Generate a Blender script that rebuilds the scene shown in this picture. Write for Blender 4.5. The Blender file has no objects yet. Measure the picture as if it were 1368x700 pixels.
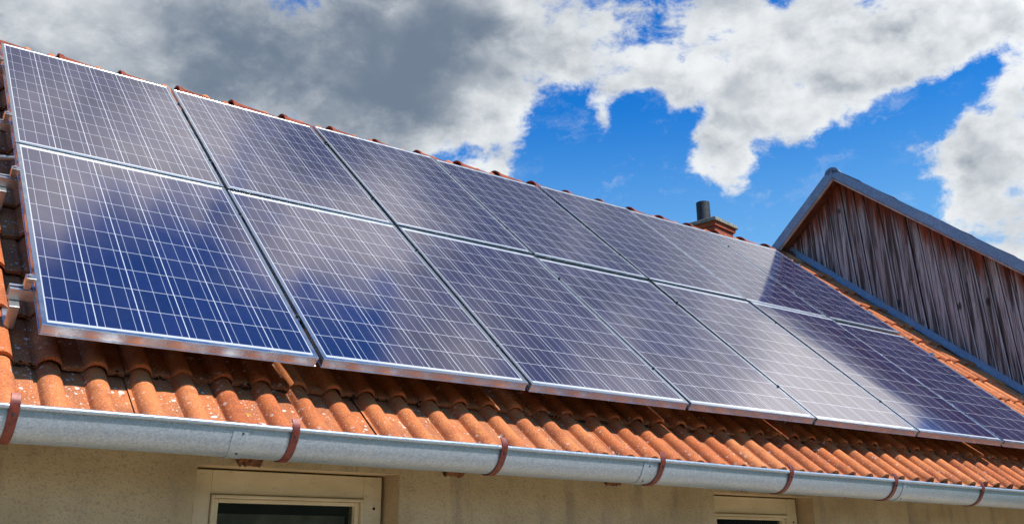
import bpy, math, random
from mathutils import Vector, Matrix, Euler, noise

# ------------------------------------------------------------------ reset
for coll in (bpy.data.objects, bpy.data.meshes, bpy.data.materials, bpy.data.cameras, bpy.data.lights):
    for b in list(coll):
        coll.remove(b)
SC = bpy.context.scene
COL = SC.collection
R = math.radians
random.seed(7)

# ------------------------------------------------------------------ frame of reference
TH = R(41.5)                       # roof pitch
SN, CS = math.sin(TH), math.cos(TH)
Z0 = 2.405                         # height of the array's lower left corner above ground


def W(u, v, n):
    """roof-plane coordinates (along eave, up the slope, off the slope) -> world"""
    return Vector((u, v * CS - n * SN, v * SN + n * CS + Z0))


# ------------------------------------------------------------------ camera
cam = bpy.data.cameras.new('camera')
cam_ob = bpy.data.objects.new('camera', cam)
COL.objects.link(cam_ob)
rx, ry, rz = (0.80365, -0.59502, -0.00959), (-0.19123, -0.27346, 0.94268), (-0.56354, -0.75576, -0.33355)
mw = Matrix(((rx[0], ry[0], rz[0]), (rx[1], ry[1], rz[1]), (rx[2], ry[2], rz[2]))).to_4x4()
mw.translation = Vector((-0.627059, -3.42322, -0.755213 + Z0))
cam_ob.matrix_world = mw
cam.sensor_width = 36.0
cam.lens = 36.0 * 1305.43 / 1368.0
cam.shift_y = -57.48 / 1368.0
cam.clip_start = 0.05
cam.clip_end = 4000.0
SC.camera = cam_ob

# ------------------------------------------------------------------ exposure
SC.view_settings.view_transform = 'Standard'
SC.view_settings.look = 'None'
SC.view_settings.exposure = 0.22
SC.view_settings.gamma = 1.0
SC.view_settings.use_curve_mapping = False

# ------------------------------------------------------------------ sun
SUN_DIR = Vector((0.26, -0.56, 0.79)).normalized()
sun = bpy.data.lights.new('sun', 'SUN')
sun.energy = 5.0
sun.angle = R(0.5)
sun.color = (1.0, 0.94, 0.85)
sun_ob = bpy.data.objects.new('sun', sun)
COL.objects.link(sun_ob)
sun_ob.location = (20, -20, 30)
sun_ob.rotation_euler = SUN_DIR.to_track_quat('Z', 'Y').to_euler()


# ------------------------------------------------------------------ node helper
class N:
    def __init__(self, tree):
        self.t = tree
        self.n = tree.nodes
        self.l = tree.links

    def node(self, typ, **kw):
        nd = self.n.new(typ)
        for k, v in kw.items():
            setattr(nd, k, v)
        return nd

    def _set(self, sock, v):
        if hasattr(v, 'links') or isinstance(v, bpy.types.NodeSocket):
            self.l.new(v, sock)
        else:
            sock.default_value = v

    def math(self, op, a, b=0.0, c=0.0, clamp=False):
        nd = self.node('ShaderNodeMath', operation=op, use_clamp=clamp)
        self._set(nd.inputs[0], a)
        self._set(nd.inputs[1], b)
        if op in ('MULTIPLY_ADD', 'SMOOTH_MIN', 'COMPARE', 'WRAP'):
            self._set(nd.inputs[2], c)
        return nd.outputs[0]

    def vmath(self, op, a, b=(0, 0, 0), scale=None):
        nd = self.node('ShaderNodeVectorMath', operation=op)
        self._set(nd.inputs[0], a)
        if op != 'NORMALIZE' and op != 'SCALE':
            self._set(nd.inputs[1], b)
        if scale is not None:
            self._set(nd.inputs['Scale'], scale)
        return nd.outputs['Value'] if op in ('DISTANCE', 'DOT_PRODUCT', 'LENGTH') else nd.outputs[0]

    def ramp(self, v, a, b, lo=0.0, hi=1.0, smooth=True):
        nd = self.node('ShaderNodeMapRange', interpolation_type='SMOOTHSTEP' if smooth else 'LINEAR')
        self._set(nd.inputs['Value'], v)
        for k, x in (('From Min', a), ('From Max', b), ('To Min', lo), ('To Max', hi)):
            self._set(nd.inputs[k], x)
        return nd.outputs['Result']

    def mix(self, f, a, b, mode='MIX'):
        nd = self.node('ShaderNodeMix', data_type='RGBA', blend_type=mode)
        nd.clamp_factor = True
        self._set(nd.inputs[0], f)
        self._set(nd.inputs[6], a)
        self._set(nd.inputs[7], b)
        return nd.outputs[2]

    def noise(self, vec, scale, detail=4.0, rough=0.5, dist=0.0, out='Fac'):
        nd = self.node('ShaderNodeTexNoise')
        if vec is not None:
            self._set(nd.inputs['Vector'], vec)
        nd.inputs['Scale'].default_value = scale
        nd.inputs['Detail'].default_value = detail
        nd.inputs['Roughness'].default_value = rough
        nd.inputs['Distortion'].default_value = dist
        return nd.outputs[out]

    def voro(self, vec, scale, feature='F1', out='Distance', rnd=1.0):
        nd = self.node('ShaderNodeTexVoronoi', feature=feature)
        if vec is not None:
            self._set(nd.inputs['Vector'], vec)
        nd.inputs['Scale'].default_value = scale
        nd.inputs['Randomness'].default_value = rnd
        return nd.outputs[out]

    def scale_vec(self, vec, s, rot=(0, 0, 0)):
        nd = self.node('ShaderNodeMapping')
        self._set(nd.inputs['Vector'], vec)
        nd.inputs['Scale'].default_value = s
        nd.inputs['Rotation'].default_value = rot
        return nd.outputs[0]

    def obj(self):
        return self.node('ShaderNodeTexCoord').outputs['Object']

    def sep(self, v):
        nd = self.node('ShaderNodeSeparateXYZ')
        self._set(nd.inputs[0], v)
        return nd.outputs


def rgb(r, g, b):
    return (r, g, b, 1.0)


def material(name):
    m = bpy.data.materials.new(name)
    m.use_nodes = True
    t = m.node_tree
    t.nodes.clear()
    k = N(t)
    bs = k.node('ShaderNodeBsdfPrincipled')
    out = k.node('ShaderNodeOutputMaterial')
    t.links.new(bs.outputs[0], out.inputs[0])
    return m, k, bs


def bump(k, bs, h, strength=0.3, dist=0.01):
    b = k.node('ShaderNodeBump')
    b.inputs['Strength'].default_value = strength
    b.inputs['Distance'].default_value = dist
    k._set(b.inputs['Height'], h)
    k.l.new(b.outputs[0], bs.inputs['Normal'])


# ------------------------------------------------------------------ sky: Nishita plus a cloud deck held in the world
def azel(az, el):
    a, e = R(az), R(el)
    return Vector((math.sin(a) * math.cos(e), math.cos(a) * math.cos(e), math.sin(e)))


world = bpy.data.worlds.new('World')
SC.world = world
world.use_nodes = True
world.node_tree.nodes.clear()
k = N(world.node_tree)
sky = k.node('ShaderNodeTexSky', sky_type='NISHITA')
sky.sun_disc = False
sky.sun_elevation = math.asin(SUN_DIR.z)
sky.sun_rotation = math.atan2(SUN_DIR.x, SUN_DIR.y)
sky.air_density = 1.0
sky.dust_density = 1.0
sky.ozone_density = 3.0
hs = k.node('ShaderNodeHueSaturation')
hs.inputs['Saturation'].default_value = 1.35
hs.inputs['Value'].default_value = 1.0
k.l.new(sky.outputs[0], hs.inputs['Color'])
SKY_STRENGTH = 0.13
skycol = k.mix(1.0, hs.outputs[0], rgb(SKY_STRENGTH * 0.45, SKY_STRENGTH * 0.86, SKY_STRENGTH * 1.12), 'MULTIPLY')
d0 = k.node('ShaderNodeTexCoord').outputs['Generated']
d0 = k.vmath('NORMALIZE', d0)
zz = k.sep(d0)[2]
skycol = k.mix(k.ramp(zz, 0.22, 0.46), k.mix(0.36, skycol, rgb(0.42, 0.80, 1.0)), k.mix(1.0, skycol, rgb(0.40, 1.08, 1.16), 'MULTIPLY'))
warp = k.vmath('SUBTRACT', k.noise(d0, 8.0, 6.0, 0.62, out='Color'), (0.5, 0.5, 0.5))
dw = k.vmath('ADD', d0, k.vmath('SCALE', warp, scale=0.07))

CLOUDS = [  # azimuth, elevation, radius (degrees), weight
    (50.2, 21.3, 1.5, 1.0), (49.2, 22.6, 1.6, .8), (41.7, 24.4, 1.0, .8),
    (7.8, 29.8, 11.3, 1), (15.9, 30.6, 11.3, 1), (25.3, 29.2, 9.6, 1), (30.7, 27.4, 5.7, 1), (34.7, 25.7, 4.1, 0.9), (36.3,
    23.3, 1.5, 0.7), (37.1, 30.9, 5.7, 1), (40.6, 29.1, 3.3, 0.8), (42.4, 25.6, 1.7, 0.7), (41.6, 24.9, 1.1, 0.5), (46.4,
    28.7, 4.1, 1), (48.5, 25.1, 3.9, 1), (49.9, 22.2, 2.0, 0.9), (51.8, 25.2, 3.3, 0.9), (52.3, 29.8, 4.3, 1), (55.7, 26.0,
    3.7, 1), (55.2, 23.5, 1.7, 0.7), (57.5, 27.8, 3.5, 0.9), (59.9, 26.1, 2.6, 0.9), (62.5, 26.8, 2.6, 0.9), (63.7, 28.6,
    2.6, 0.8), (66.3, 27.8, 2.2, 0.7), (66.2, 24.1, 1.3, 0.6), (60.3, 20.7, 1.7, 0.8), (62.7, 21.1, 2.4, 0.8), (65.5, 21.2,
    2.6, 0.9), (64.9, 18.3, 3.3, 1), (63.4, 18.2, 2.2, 0.8), (66.0, 15.8, 3.0, 1), (-0.1, 29.2, 8.7, 1), (12.5, 37.8, 10.9,
    1), (32.5, 40.1, 10.9, 0.9), (53.3, 38.1, 8.7, 0.7), (6.7, 22.9, 8.7, 0.7),
    # overhead and to the right (what the glass mirrors)
    (20, 56, 15, 2.2), (8, 54, 12, 1.6), (45, 53, 7, 2.0), (60, 51, 6, 1.8), (54, 46, 10, 1.6), (64, 36, 11, 1.8), (74, 33.5, 8, 2.2), (38, 47, 9, 1.2), (66, 45, 8, 1.2),
]
HOLES = [
    (50.4, 28.6, 1.6, .35), (57.6, 29.6, 1.4, .35), (61.5, 28.2, 1.2, .3), (49.0, 25.0, 0.9, .35), (38.4, 28.0, 1.2, .3),
    (39.7, 26.1, 1.8, 0.55), (39.2, 23.5, 2.2, 0.6), (40.3, 21.1, 3.9, 0.6), (45.0, 25.0, 1.8, 0.55), (45.5, 22.6, 2.4,
    0.6), (43.5, 20.3, 4.3, 0.5), (48.1, 24.9, 0.5, 0.35), (53.1, 21.3, 1.7, 0.5), (52.4, 18.8, 3.9, 0.6), (57.0, 21.4, 2.2,
    0.6), (59.7, 22.7, 2.4, 0.6), (62.4, 23.6, 2.0, 0.55), (64.4, 24.8, 1.4, 0.5), (57.6, 19.0, 2.6, 0.5), (66.2, 26.0, 0.8,
    0.4), (54.5, 30.6, 1.1, 0.35), (59.4, 30.1, 1.1, 0.35), (44.6, 31.0, 0.9, 0.2), (46.7, 19.7, 2.6, 0.4), (60.0, 18.7,
    1.2, 0.4), (35.4, 24.0, 0.5, 0.3), (64.6, 23.0, 1.1, 0.3),
    (36, 61.5, 5.5, .62), (51, 59, 5, .75), (41, 67, 8, .9), (27, 67, 6, .5), (80, 25, 6, .6), (33, 53, 3, .5), (56, 54.5, 3, .5),
]
SHADE = [
    (15.1, 26.0, 5.2, 0.55), (20.1, 24.9, 4.8, 0.4), (25.5, 26.2, 5.7, 0.5), (30.7, 29.5, 3.9, 0.4), (33.1, 30.8, 2.6, 0.4),
    (29.8, 25.6, 3.0, 0.4), (18.3, 29.3, 3.9, 0.25), (36.6, 29.6, 2.6, 0.25), (52.7, 25.1, 2.2, 0.35), (49.8, 24.2, 1.3,
    0.2), (64.4, 19.2, 2.6, 0.25), (64.8, 15.6, 2.6, 0.4), (37.6, 27.4, 1.7, 0.2), (34.6, 28.3, 3.0, 0.25), (11.9, 27.5,
    2.6, 0.2),
    (28, 52, 22, 1.6), (55, 45, 13, 1.5), (66, 37, 7, .8),
    (23, 57.5, 6, -1.3), (30, 54.5, 4, -1.0), (45, 53.5, 4.5, -1.5), (46.5, 50, 3.5, -1.0), (60, 51, 3.5, -1.2), (75, 33, 5.5, -1.6), (64, 34, 4, -1.2),
]


def blobs(lst, base, vec):
    acc = base
    for az, el, r, w in lst:
        dd = k.vmath('DISTANCE', vec, tuple(azel(az, el)))
        f = k.ramp(dd, 2 * math.sin(R(r) / 2) * 0.1, 2 * math.sin(R(r) / 2) * 1.6, w, 0.0)
        acc = k.math('ADD', acc, f)
    return acc


pos = k.ramp(blobs(CLOUDS, 0.0, dw), 0.05, 2.5, 0.0, 1.2, False)
cov = k.math('SUBTRACT', k.math('ADD', pos, 0.20), k.math('MULTIPLY', blobs(HOLES, 0.0, dw), 0.95))
stretch = k.scale_vec(d0, (1, 1, 1.5))
n1 = k.noise(stretch, 8.5, 9.0, 0.64, 0.35)
ridge = k.noise(stretch, 26.0, 7.0, 0.66, 0.25)
bw = k.vmath('ADD', stretch, k.vmath('SCALE', warp, scale=0.05))
puf1 = k.noise(bw, 7.5, 4.0, 0.5)
puf2 = k.noise(bw, 19.0, 5.0, 0.52)
n2 = k.noise(k.vmath('ADD', bw, (0.012, -0.015, 0.035)), 7.5, 4.0, 0.5)
n3 = k.noise(k.vmath('ADD', bw, (0.006, -0.007, 0.015)), 19.0, 5.0, 0.52)
dens = k.math('ADD', cov, k.math('MULTIPLY', k.math('SUBTRACT', n1, 0.5), 2.5))
dens = k.math('ADD', dens, k.math('MULTIPLY', k.math('SUBTRACT', ridge, 0.5), 1.7))
dens = k.math('ADD', dens, k.math('MULTIPLY', k.math('SUBTRACT', puf2, 0.5), 0.9))
alpha = k.ramp(dens, 0.40, 1.02)
shade = k.math('MULTIPLY', blobs(SHADE, 0.0, dw), 1.15)
lump = k.noise(d0, 4.0, 4.0, 0.55)
thick = k.ramp(dens, 0.75, 1.7, 0.0, 0.5)
puff = k.math('ADD', k.math('MULTIPLY', k.math('SUBTRACT', n2, puf1), 2.0), k.math('MULTIPLY', k.math('SUBTRACT', n3, puf2), 2.0))
sh = k.math('MULTIPLY', shade, k.ramp(lump, 0.28, 0.72, 0.25, 1.15))
puff = k.math('MULTIPLY', puff, k.ramp(shade, 0.1, 0.9, 1.0, 0.55))
sh = k.math('ADD', k.math('ADD', sh, thick), puff)
sh = k.ramp(sh, -0.35, 2.0)
lit = k.ramp(k.vmath('DOT_PRODUCT', d0, tuple(SUN_DIR)), 0.30, 0.80, 1.0, 2.9)     # clouds nearer the sun are brighter
ccol = k.mix(sh, k.vmath('SCALE', (0.76, 0.785, 0.80), scale=lit), rgb(0.145, 0.19, 0.255))

veil = k.math('MULTIPLY', k.ramp(k.noise(k.vmath('ADD', k.scale_vec(d0, (1, 1, 2.6)), k.vmath('SCALE', warp, scale=0.2)), 11.0, 7.0, 0.66), 0.50, 0.82, 0.0, 0.55),
              k.ramp(k.noise(d0, 5.0, 2.0, 0.5), 0.40, 0.62))
alpha = k.math('MAXIMUM', alpha, veil)
final = k.mix(alpha, skycol, ccol)
bg = k.node('ShaderNodeBackground')
bg.inputs['Strength'].default_value = 1.0
k.l.new(final, bg.inputs['Color'])
wo = k.node('ShaderNodeOutputWorld')
k.l.new(bg.outputs[0], wo.inputs[0])
world.cycles.sampling_method = 'MANUAL'
world.cycles.sample_map_resolution = 512


# ------------------------------------------------------------------ mesh helpers
class MB:
    def __init__(self):
        self.v, self.f, self.c = [], [], []

    def vert(self, p):
        self.v.append(tuple(p))
        return len(self.v) - 1

    def quad(self, a, b, c, d):
        i = len(self.v)
        self.v += [tuple(a), tuple(b), tuple(c), tuple(d)]
        self.f.append((i, i + 1, i + 2, i + 3))

    def hexa(self, p):
        """eight points: bottom ring 0-3, top ring 4-7"""
        i = len(self.v)
        self.v += [tuple(q) for q in p]
        for f in ((3, 2, 1, 0), (4, 5, 6, 7), (0, 1, 5, 4), (1, 2, 6, 5), (2, 3, 7, 6), (3, 0, 4, 7)):
            self.f.append(tuple(i + j for j in f))

    def box(self, a, b, T=None):
        x0, y0, z0 = a
        x1, y1, z1 = b
        p = [(x0, y0, z0), (x1, y0, z0), (x1, y1, z0), (x0, y1, z0), (x0, y0, z1), (x1, y0, z1), (x1, y1, z1), (x0, y1, z1)]
        self.hexa([T(*q) if T else q for q in p])

    def grid(self, rows, close_u=False, close_v=False):
        i = len(self.v)
        nr, nc = len(rows), len(rows[0])
        for r in rows:
            self.v += [tuple(q) for q in r]
        for r in range(nr if close_v else nr - 1):
            for c in range(nc if close_u else nc - 1):
                r2, c2 = (r + 1) % nr, (c + 1) % nc
                self.f.append((i + r * nc + c, i + r * nc + c2, i + r2 * nc + c2, i + r2 * nc + c))

    def fan(self, pts):
        i = len(self.v)
        self.v += [tuple(q) for q in pts]
        self.f.append(tuple(range(i, i + len(pts))))

    def cyl(self, p0, p1, r0, r1=None, seg=16, caps=True):
        r1 = r0 if r1 is None else r1
        p0, p1 = Vector(p0), Vector(p1)
        z = (p1 - p0).normalized()
        x = z.orthogonal().normalized()
        y = z.cross(x)
        ring = lambda p, r: [p + (x * math.cos(2 * math.pi * a / seg) + y * math.sin(2 * math.pi * a / seg)) * r for a in range(seg)]
        a, b = ring(p0, r0), ring(p1, r1)
        self.grid([a, b], close_u=True)
        if caps:
            self.fan(list(reversed(a)))
            self.fan(b)

    def build(self, name, mat, parent=None, smooth=False, bevel=0.0, seg=2, fix=True):
        me = bpy.data.meshes.new(name)
        me.from_pydata(self.v, [], self.f)
        if fix:
            import bmesh
            bm = bmesh.new()
            bm.from_mesh(me)
            bmesh.ops.recalc_face_normals(bm, faces=bm.faces)
            bm.to_mesh(me)
            bm.free()
        if self.c:
            at = me.color_attributes.new('tint', 'FLOAT_COLOR', 'POINT')
            for j, c in enumerate(self.c):
                at.data[j].color = (c[0], c[1], c[2], 1.0)
        if smooth:
            me.shade_smooth()
            if smooth != 'all':
                me.set_sharp_from_angle(angle=R(40))
        me.materials.append(mat)
        o = bpy.data.objects.new(name, me)
        COL.objects.link(o)
        if parent:
            o.parent = parent
        if bevel:
            md = o.modifiers.new('bevel', 'BEVEL')
            md.width = bevel
            md.segments = seg
            md.limit_method = 'ANGLE'
            md.angle_limit = R(50)
        return o


def empty(name, loc=(0, 0, 0), rot=(0, 0, 0), parent=None):
    o = bpy.data.objects.new(name, None)
    o.empty_display_size = 0.2
    o.location = loc
    o.rotation_euler = rot
    COL.objects.link(o)
    if parent:
        o.parent = parent
    return o


def tag(o, label=None, cat=None, group=None, kind=None):
    for key, val in (('label', label), ('category', cat), ('group', group), ('kind', kind)):
        if val:
            o[key] = val
    return o


def dup(o, parent=None):
    c = o.copy()
    COL.objects.link(c)
    if parent:
        c.parent = parent
    for ch in list(o.children):
        dup(ch, c)
    return c


# ------------------------------------------------------------------ materials
def mat_tile(name='clay_tile'):
    m, k, bs = material(name)
    o = k.obj()
    at = k.node('ShaderNodeVertexColor', layer_name='tint')
    s = k.node('ShaderNodeSeparateColor')
    k.l.new(at.outputs[0], s.inputs[0])
    t, crest = s.outputs[0], s.outputs[1]
    base = k.mix(t, rgb(0.54, 0.135, 0.040), rgb(0.70, 0.235, 0.080))
    big = k.noise(o, 6.0, 5.0, 0.6)
    base = k.mix(k.ramp(big, 0.42, 0.70, 0.0, 0.75), base, rgb(0.29, 0.07, 0.028))
    # pans gather dust and grime, crests stay bare clay
    base = k.mix(k.math('MULTIPLY', k.math('SUBTRACT', 1.0, crest), k.ramp(k.noise(o, 11.0, 4.0, 0.6), 0.3, 0.7, 0.15, 0.75)),
                 base, rgb(0.31, 0.125, 0.065))
    grain = k.noise(o, 210.0, 3.0, 0.7)
    base = k.mix(k.ramp(grain, 0.54, 0.66, 0.0, 0.55), base, rgb(0.12, 0.035, 0.015))
    base = k.mix(k.ramp(grain, 0.46, 0.34, 0.0, 0.55), base, rgb(0.85, 0.42, 0.20))
    # dark sooty specks
    sp = k.voro(o, 75.0)
    spm = k.math('MULTIPLY', k.ramp(sp, 0.10, 0.22, 1.0, 0.0), k.ramp(k.noise(o, 15.0, 2.0), 0.45, 0.6))
    base = k.mix(k.math('MULTIPLY', spm, 0.75), base, rgb(0.05, 0.025, 0.015))
    # white and ochre lichen discs
    for sc, thr, col, lo in ((34.0, 0.33, rgb(0.82, 0.80, 0.74), 0.50), (80.0, 0.36, rgb(0.70, 0.66, 0.58), 0.48), (17.0, 0.22, rgb(0.62, 0.30, 0.03), 0.62)):
        wv = k.vmath('ADD', o, k.vmath('SCALE', k.noise(o, 60.0, 2.0, out='Color'), scale=0.012))
        dist = k.voro(wv, sc)
        pick = k.node('ShaderNodeSeparateColor')
        k.l.new(k.voro(wv, sc, out='Color'), pick.inputs[0])
        where = k.math('MULTIPLY', k.math('GREATER_THAN', pick.outputs[0], 0.5), k.ramp(k.noise(o, 4.0, 2.0), lo - 0.16, lo - 0.02))
        rad = k.math('MULTIPLY', pick.outputs[1], thr)
        ms = k.math('MULTIPLY', where, k.math('LESS_THAN', dist, rad))
        ms = k.math('MULTIPLY', ms, k.math('SUBTRACT', 1.0, k.math('MULTIPLY', crest, 0.85, clamp=True)))
        base = k.mix(k.math('MULTIPLY', ms, 0.75), base, col)
    k.l.new(base, bs.inputs['Base Color'])
    bs.inputs['Roughness'].default_value = 0.85
    bs.inputs['Specular IOR Level'].default_value = 0.25
    bump(k, bs, k.math('ADD', grain, k.math('MULTIPLY', big, 1.5)), 0.6, 0.004)
    return m


def mat_galv(name, col=(0.50, 0.53, 0.56), var=0.22, rough=0.42, metal=0.75, streak=True, scale=150.0):
    m, k, bs = material(name)
    o = k.obj()
    c = k.node('ShaderNodeSeparateColor')
    k.l.new(k.voro(k.vmath('ADD', o, k.vmath('SCALE', k.noise(o, 90.0, 2.0, out='Color'), scale=0.01)), scale, out='Color'), c.inputs[0])
    a = rgb(*[x * (1 - var) for x in col])
    b = rgb(*[min(0.95, x * (1 + var)) for x in col])
    base = k.mix(c.outputs[0], a, b)
    if streak:
        st = k.noise(k.scale_vec(o, (22, 5, 5)), 1.0, 4.0, 0.6)
        base = k.mix(k.ramp(st, 0.5, 0.8, 0.0, 0.35), base, rgb(0.34, 0.33, 0.32))
        blot = k.noise(o, 5.0, 5.0, 0.65)
        base = k.mix(k.ramp(blot, 0.5, 0.78, 0.0, 0.3), base, rgb(0.56, 0.58, 0.60))
    k.l.new(base, bs.inputs['Base Color'])
    bs.inputs['Metallic'].default_value = metal
    k.l.new(k.ramp(c.outputs[1], 0, 1, rough - 0.08, rough + 0.14), bs.inputs['Roughness'])
    bump(k, bs, k.noise(o, 25.0, 3.0, 0.5), 0.12, 0.004)
    return m


def mat_plain(name, col, rough=0.6, metal=0.0, var=0.25, scale=20.0, bumps=0.0, spec=0.5, col2=None):
    m, k, bs = material(name)
    o = k.obj()
    nz = k.noise(o, scale, 5.0, 0.6)
    c2 = col2 or tuple(x * (1 - var) for x in col)
    k.l.new(k.mix(k.ramp(nz, 0.35, 0.7), rgb(*col), rgb(*c2)), bs.inputs['Base Color'])
    bs.inputs['Roughness'].default_value = rough
    bs.inputs['Metallic'].default_value = metal
    bs.inputs['Specular IOR Level'].default_value = spec
    if bumps:
        bump(k, bs, nz, bumps, 0.004)
    return m


def mat_plaster():
    m, k, bs = material('ochre_plaster')
    o = k.obj()
    a = k.noise(o, 2.2, 6.0, 0.6)
    base = k.mix(k.ramp(a, 0.35, 0.68), rgb(0.56, 0.395, 0.22), rgb(0.41, 0.28, 0.145))
    st = k.noise(k.scale_vec(o, (9, 9, 1.6)), 1.0, 5.0, 0.65)
    base = k.mix(k.ramp(st, 0.50, 0.72, 0.0, 0.6), base, rgb(0.24, 0.18, 0.125))
    g = k.noise(o, 130.0, 3.0, 0.7)
    base = k.mix(k.ramp(g, 0.50, 0.70, 0.0, 0.5), base, rgb(0.20, 0.13, 0.075))
    k.l.new(base, bs.inputs['Base Color'])
    bs.inputs['Roughness'].default_value = 0.92
    bs.inputs['Specular IOR Level'].default_value = 0.2
    bump(k, bs, k.math('ADD', g, k.noise(o, 14.0, 4.0)), 0.5, 0.006)
    return m


def mat_windowpaint():
    m, k, bs = material('aged_cream_paint')
    o = k.obj()
    a = k.noise(k.scale_vec(o, (5, 5, 14)), 1.0, 6.0, 0.6)
    base = k.mix(k.ramp(a, 0.3, 0.7), rgb(0.68, 0.53, 0.32), rgb(0.56, 0.42, 0.24))
    fl = k.noise(k.scale_vec(o, (26, 26, 60)), 1.0, 6.0, 0.7)
    base = k.mix(k.ramp(fl, 0.60, 0.68, 0.0, 0.6), base, rgb(0.30, 0.25, 0.18))
    k.l.new(base, bs.inputs['Base Color'])
    bs.inputs['Roughness'].default_value = 0.6
    bump(k, bs, k.math('ADD', fl, a), 0.35, 0.004)
    return m


def mat_boards():
    m, k, bs = material('weathered_boards')
    o = k.obj()
    at = k.node('ShaderNodeVertexColor', layer_name='tint')
    s = k.node('ShaderNodeSeparateColor')
    k.l.new(at.outputs[0], s.inputs[0])
    rnd, top, edge = s.outputs[0], s.outputs[1], s.outputs[2]
    cb = k.node('ShaderNodeCombineXYZ')
    k._set(cb.inputs[0], rnd)
    k._set(cb.inputs[1], rnd)
    k._set(cb.inputs[2], rnd)
    rv_ = cb.outputs[0]
    sv = k.vmath('ADD', k.scale_vec(o, (30, 30, 1.1)), k.vmath('SCALE', rv_, scale=9.0))
    gr = k.noise(sv, 1.0, 6.0, 0.65, 0.6)
    fine = k.noise(k.scale_vec(o, (160, 160, 4)), 1.0, 4.0, 0.6)
    grey = k.mix(k.ramp(gr, 0.38, 0.62), rgb(0.47, 0.46, 0.45), rgb(0.055, 0.045, 0.04))
    grey = k.mix(k.ramp(fine, 0.5, 0.68, 0.0, 0.75), grey, rgb(0.055, 0.04, 0.04))
    grey = k.mix(k.ramp(rnd, 0.4, 1.0, 0.0, 0.4), grey, rgb(0.17, 0.12, 0.09))
    grey = k.mix(k.math('MULTIPLY', edge, 0.6), grey, rgb(0.68, 0.69, 0.70))  # highlight along one side of each board, painted into its colour
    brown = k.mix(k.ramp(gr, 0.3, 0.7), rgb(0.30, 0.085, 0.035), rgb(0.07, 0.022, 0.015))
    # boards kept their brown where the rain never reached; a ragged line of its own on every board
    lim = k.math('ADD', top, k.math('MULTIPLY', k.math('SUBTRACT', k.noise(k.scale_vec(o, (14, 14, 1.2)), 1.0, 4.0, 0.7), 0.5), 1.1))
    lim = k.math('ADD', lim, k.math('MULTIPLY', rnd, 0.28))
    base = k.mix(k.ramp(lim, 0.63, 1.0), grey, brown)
    kn = k.scale_vec(o, (5.5, 5.5, 2.6))
    kd = k.voro(k.vmath('ADD', kn, k.vmath('SCALE', k.noise(o, 18.0, 2.0, out='Color'), scale=0.12)), 1.0)
    base = k.mix(k.ramp(kd, 0.06, 0.16, 0.85, 0.0), base, rgb(0.03, 0.018, 0.014))
    k.l.new(base, bs.inputs['Base Color'])
    bs.inputs['Roughness'].default_value = 0.85
    bs.inputs['Specular IOR Level'].default_value = 0.25
    bump(k, bs, k.math('ADD', fine, gr), 0.7, 0.006)
    return m


def mat_cells():
    m, k, bs = material('solar_cells_under_glass')
    o = k.obj()
    x, y, z = k.sep(o)
    PIT = 0.1585
    xc = k.math('DIVIDE', k.math('SUBTRACT', x, 0.0205), PIT)
    yc = k.math('DIVIDE', k.math('SUBTRACT', y, 0.0325), PIT)

    def line(c, half, at):
        fr = k.math('SUBTRACT', k.math('FRACT', c), at)
        return k.math('LESS_THAN', k.math('ABSOLUTE', fr), half)
    # gaps between cells show the white backing
    gx = k.math('GREATER_THAN', k.math('ABSOLUTE', k.math('SUBTRACT', k.math('FRACT', xc), 0.5)), 0.5 - 0.0017 / PIT)
    gy = k.math('GREATER_THAN', k.math('ABSOLUTE', k.math('SUBTRACT', k.math('FRACT', yc), 0.5)), 0.5 - 0.0015 / PIT)
    mx = k.math('GREATER_THAN', k.math('ABSOLUTE', k.math('SUBTRACT', xc, 3.0)), 3.0)
    my = k.math('GREATER_THAN', k.math('ABSOLUTE', k.math('SUBTRACT', yc, 5.0)), 5.0)
    gap = k.math('MAXIMUM', k.math('MAXIMUM', gx, gy), k.math('MAXIMUM', mx, my))
    bus = line(k.math('MULTIPLY', xc, 3.0), 0.0010 * 3 / PIT, 0.5)
    # each cell its own tone, with crystal grain in it
    cell = k.node('ShaderNodeCombineXYZ')
    k._set(cell.inputs[0], k.math('FLOOR', xc))
    k._set(cell.inputs[1], k.math('FLOOR', yc))
    oi = k.node('ShaderNodeObjectInfo')
    k._set(cell.inputs[2], k.math('MULTIPLY', oi.outputs['Random'], 37.0))
    wn = k.node('ShaderNodeTexWhiteNoise', noise_dimensions='3D')
    k.l.new(cell.outputs[0], wn.inputs['Vector'])
    cr = k.node('ShaderNodeSeparateColor')
    k.l.new(k.voro(o, 85.0, out='Color'), cr.inputs[0])
    blue = k.mix(k.math('ADD', k.math('MULTIPLY', cr.outputs[0], 0.45), k.math('MULTIPLY', wn.outputs['Value'], 0.55)),
                 rgb(0.008, 0.009, 0.043), rgb(0.016, 0.017, 0.075))
    base = k.mix(bus, blue, rgb(0.40, 0.41, 0.48))
    base = k.mix(gap, base, rgb(0.58, 0.58, 0.61))
    k.l.new(base, bs.inputs['Base Color'])
    dust = k.noise(o, 3.0, 5.0, 0.6)
    k.l.new(k.ramp(dust, 0.3, 0.7, 0.07, 0.13), bs.inputs['Roughness'])
    bs.inputs['IOR'].default_value = 2.75
    bs.inputs['Specular Tint'].default_value = rgb(1.0, 0.84, 0.73)
    bump(k, bs, k.noise(k.vmath('ADD', o, (0, 0, 3.1)), 1.6, 1.0, 0.4), 0.05, 0.05)
    return m


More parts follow.
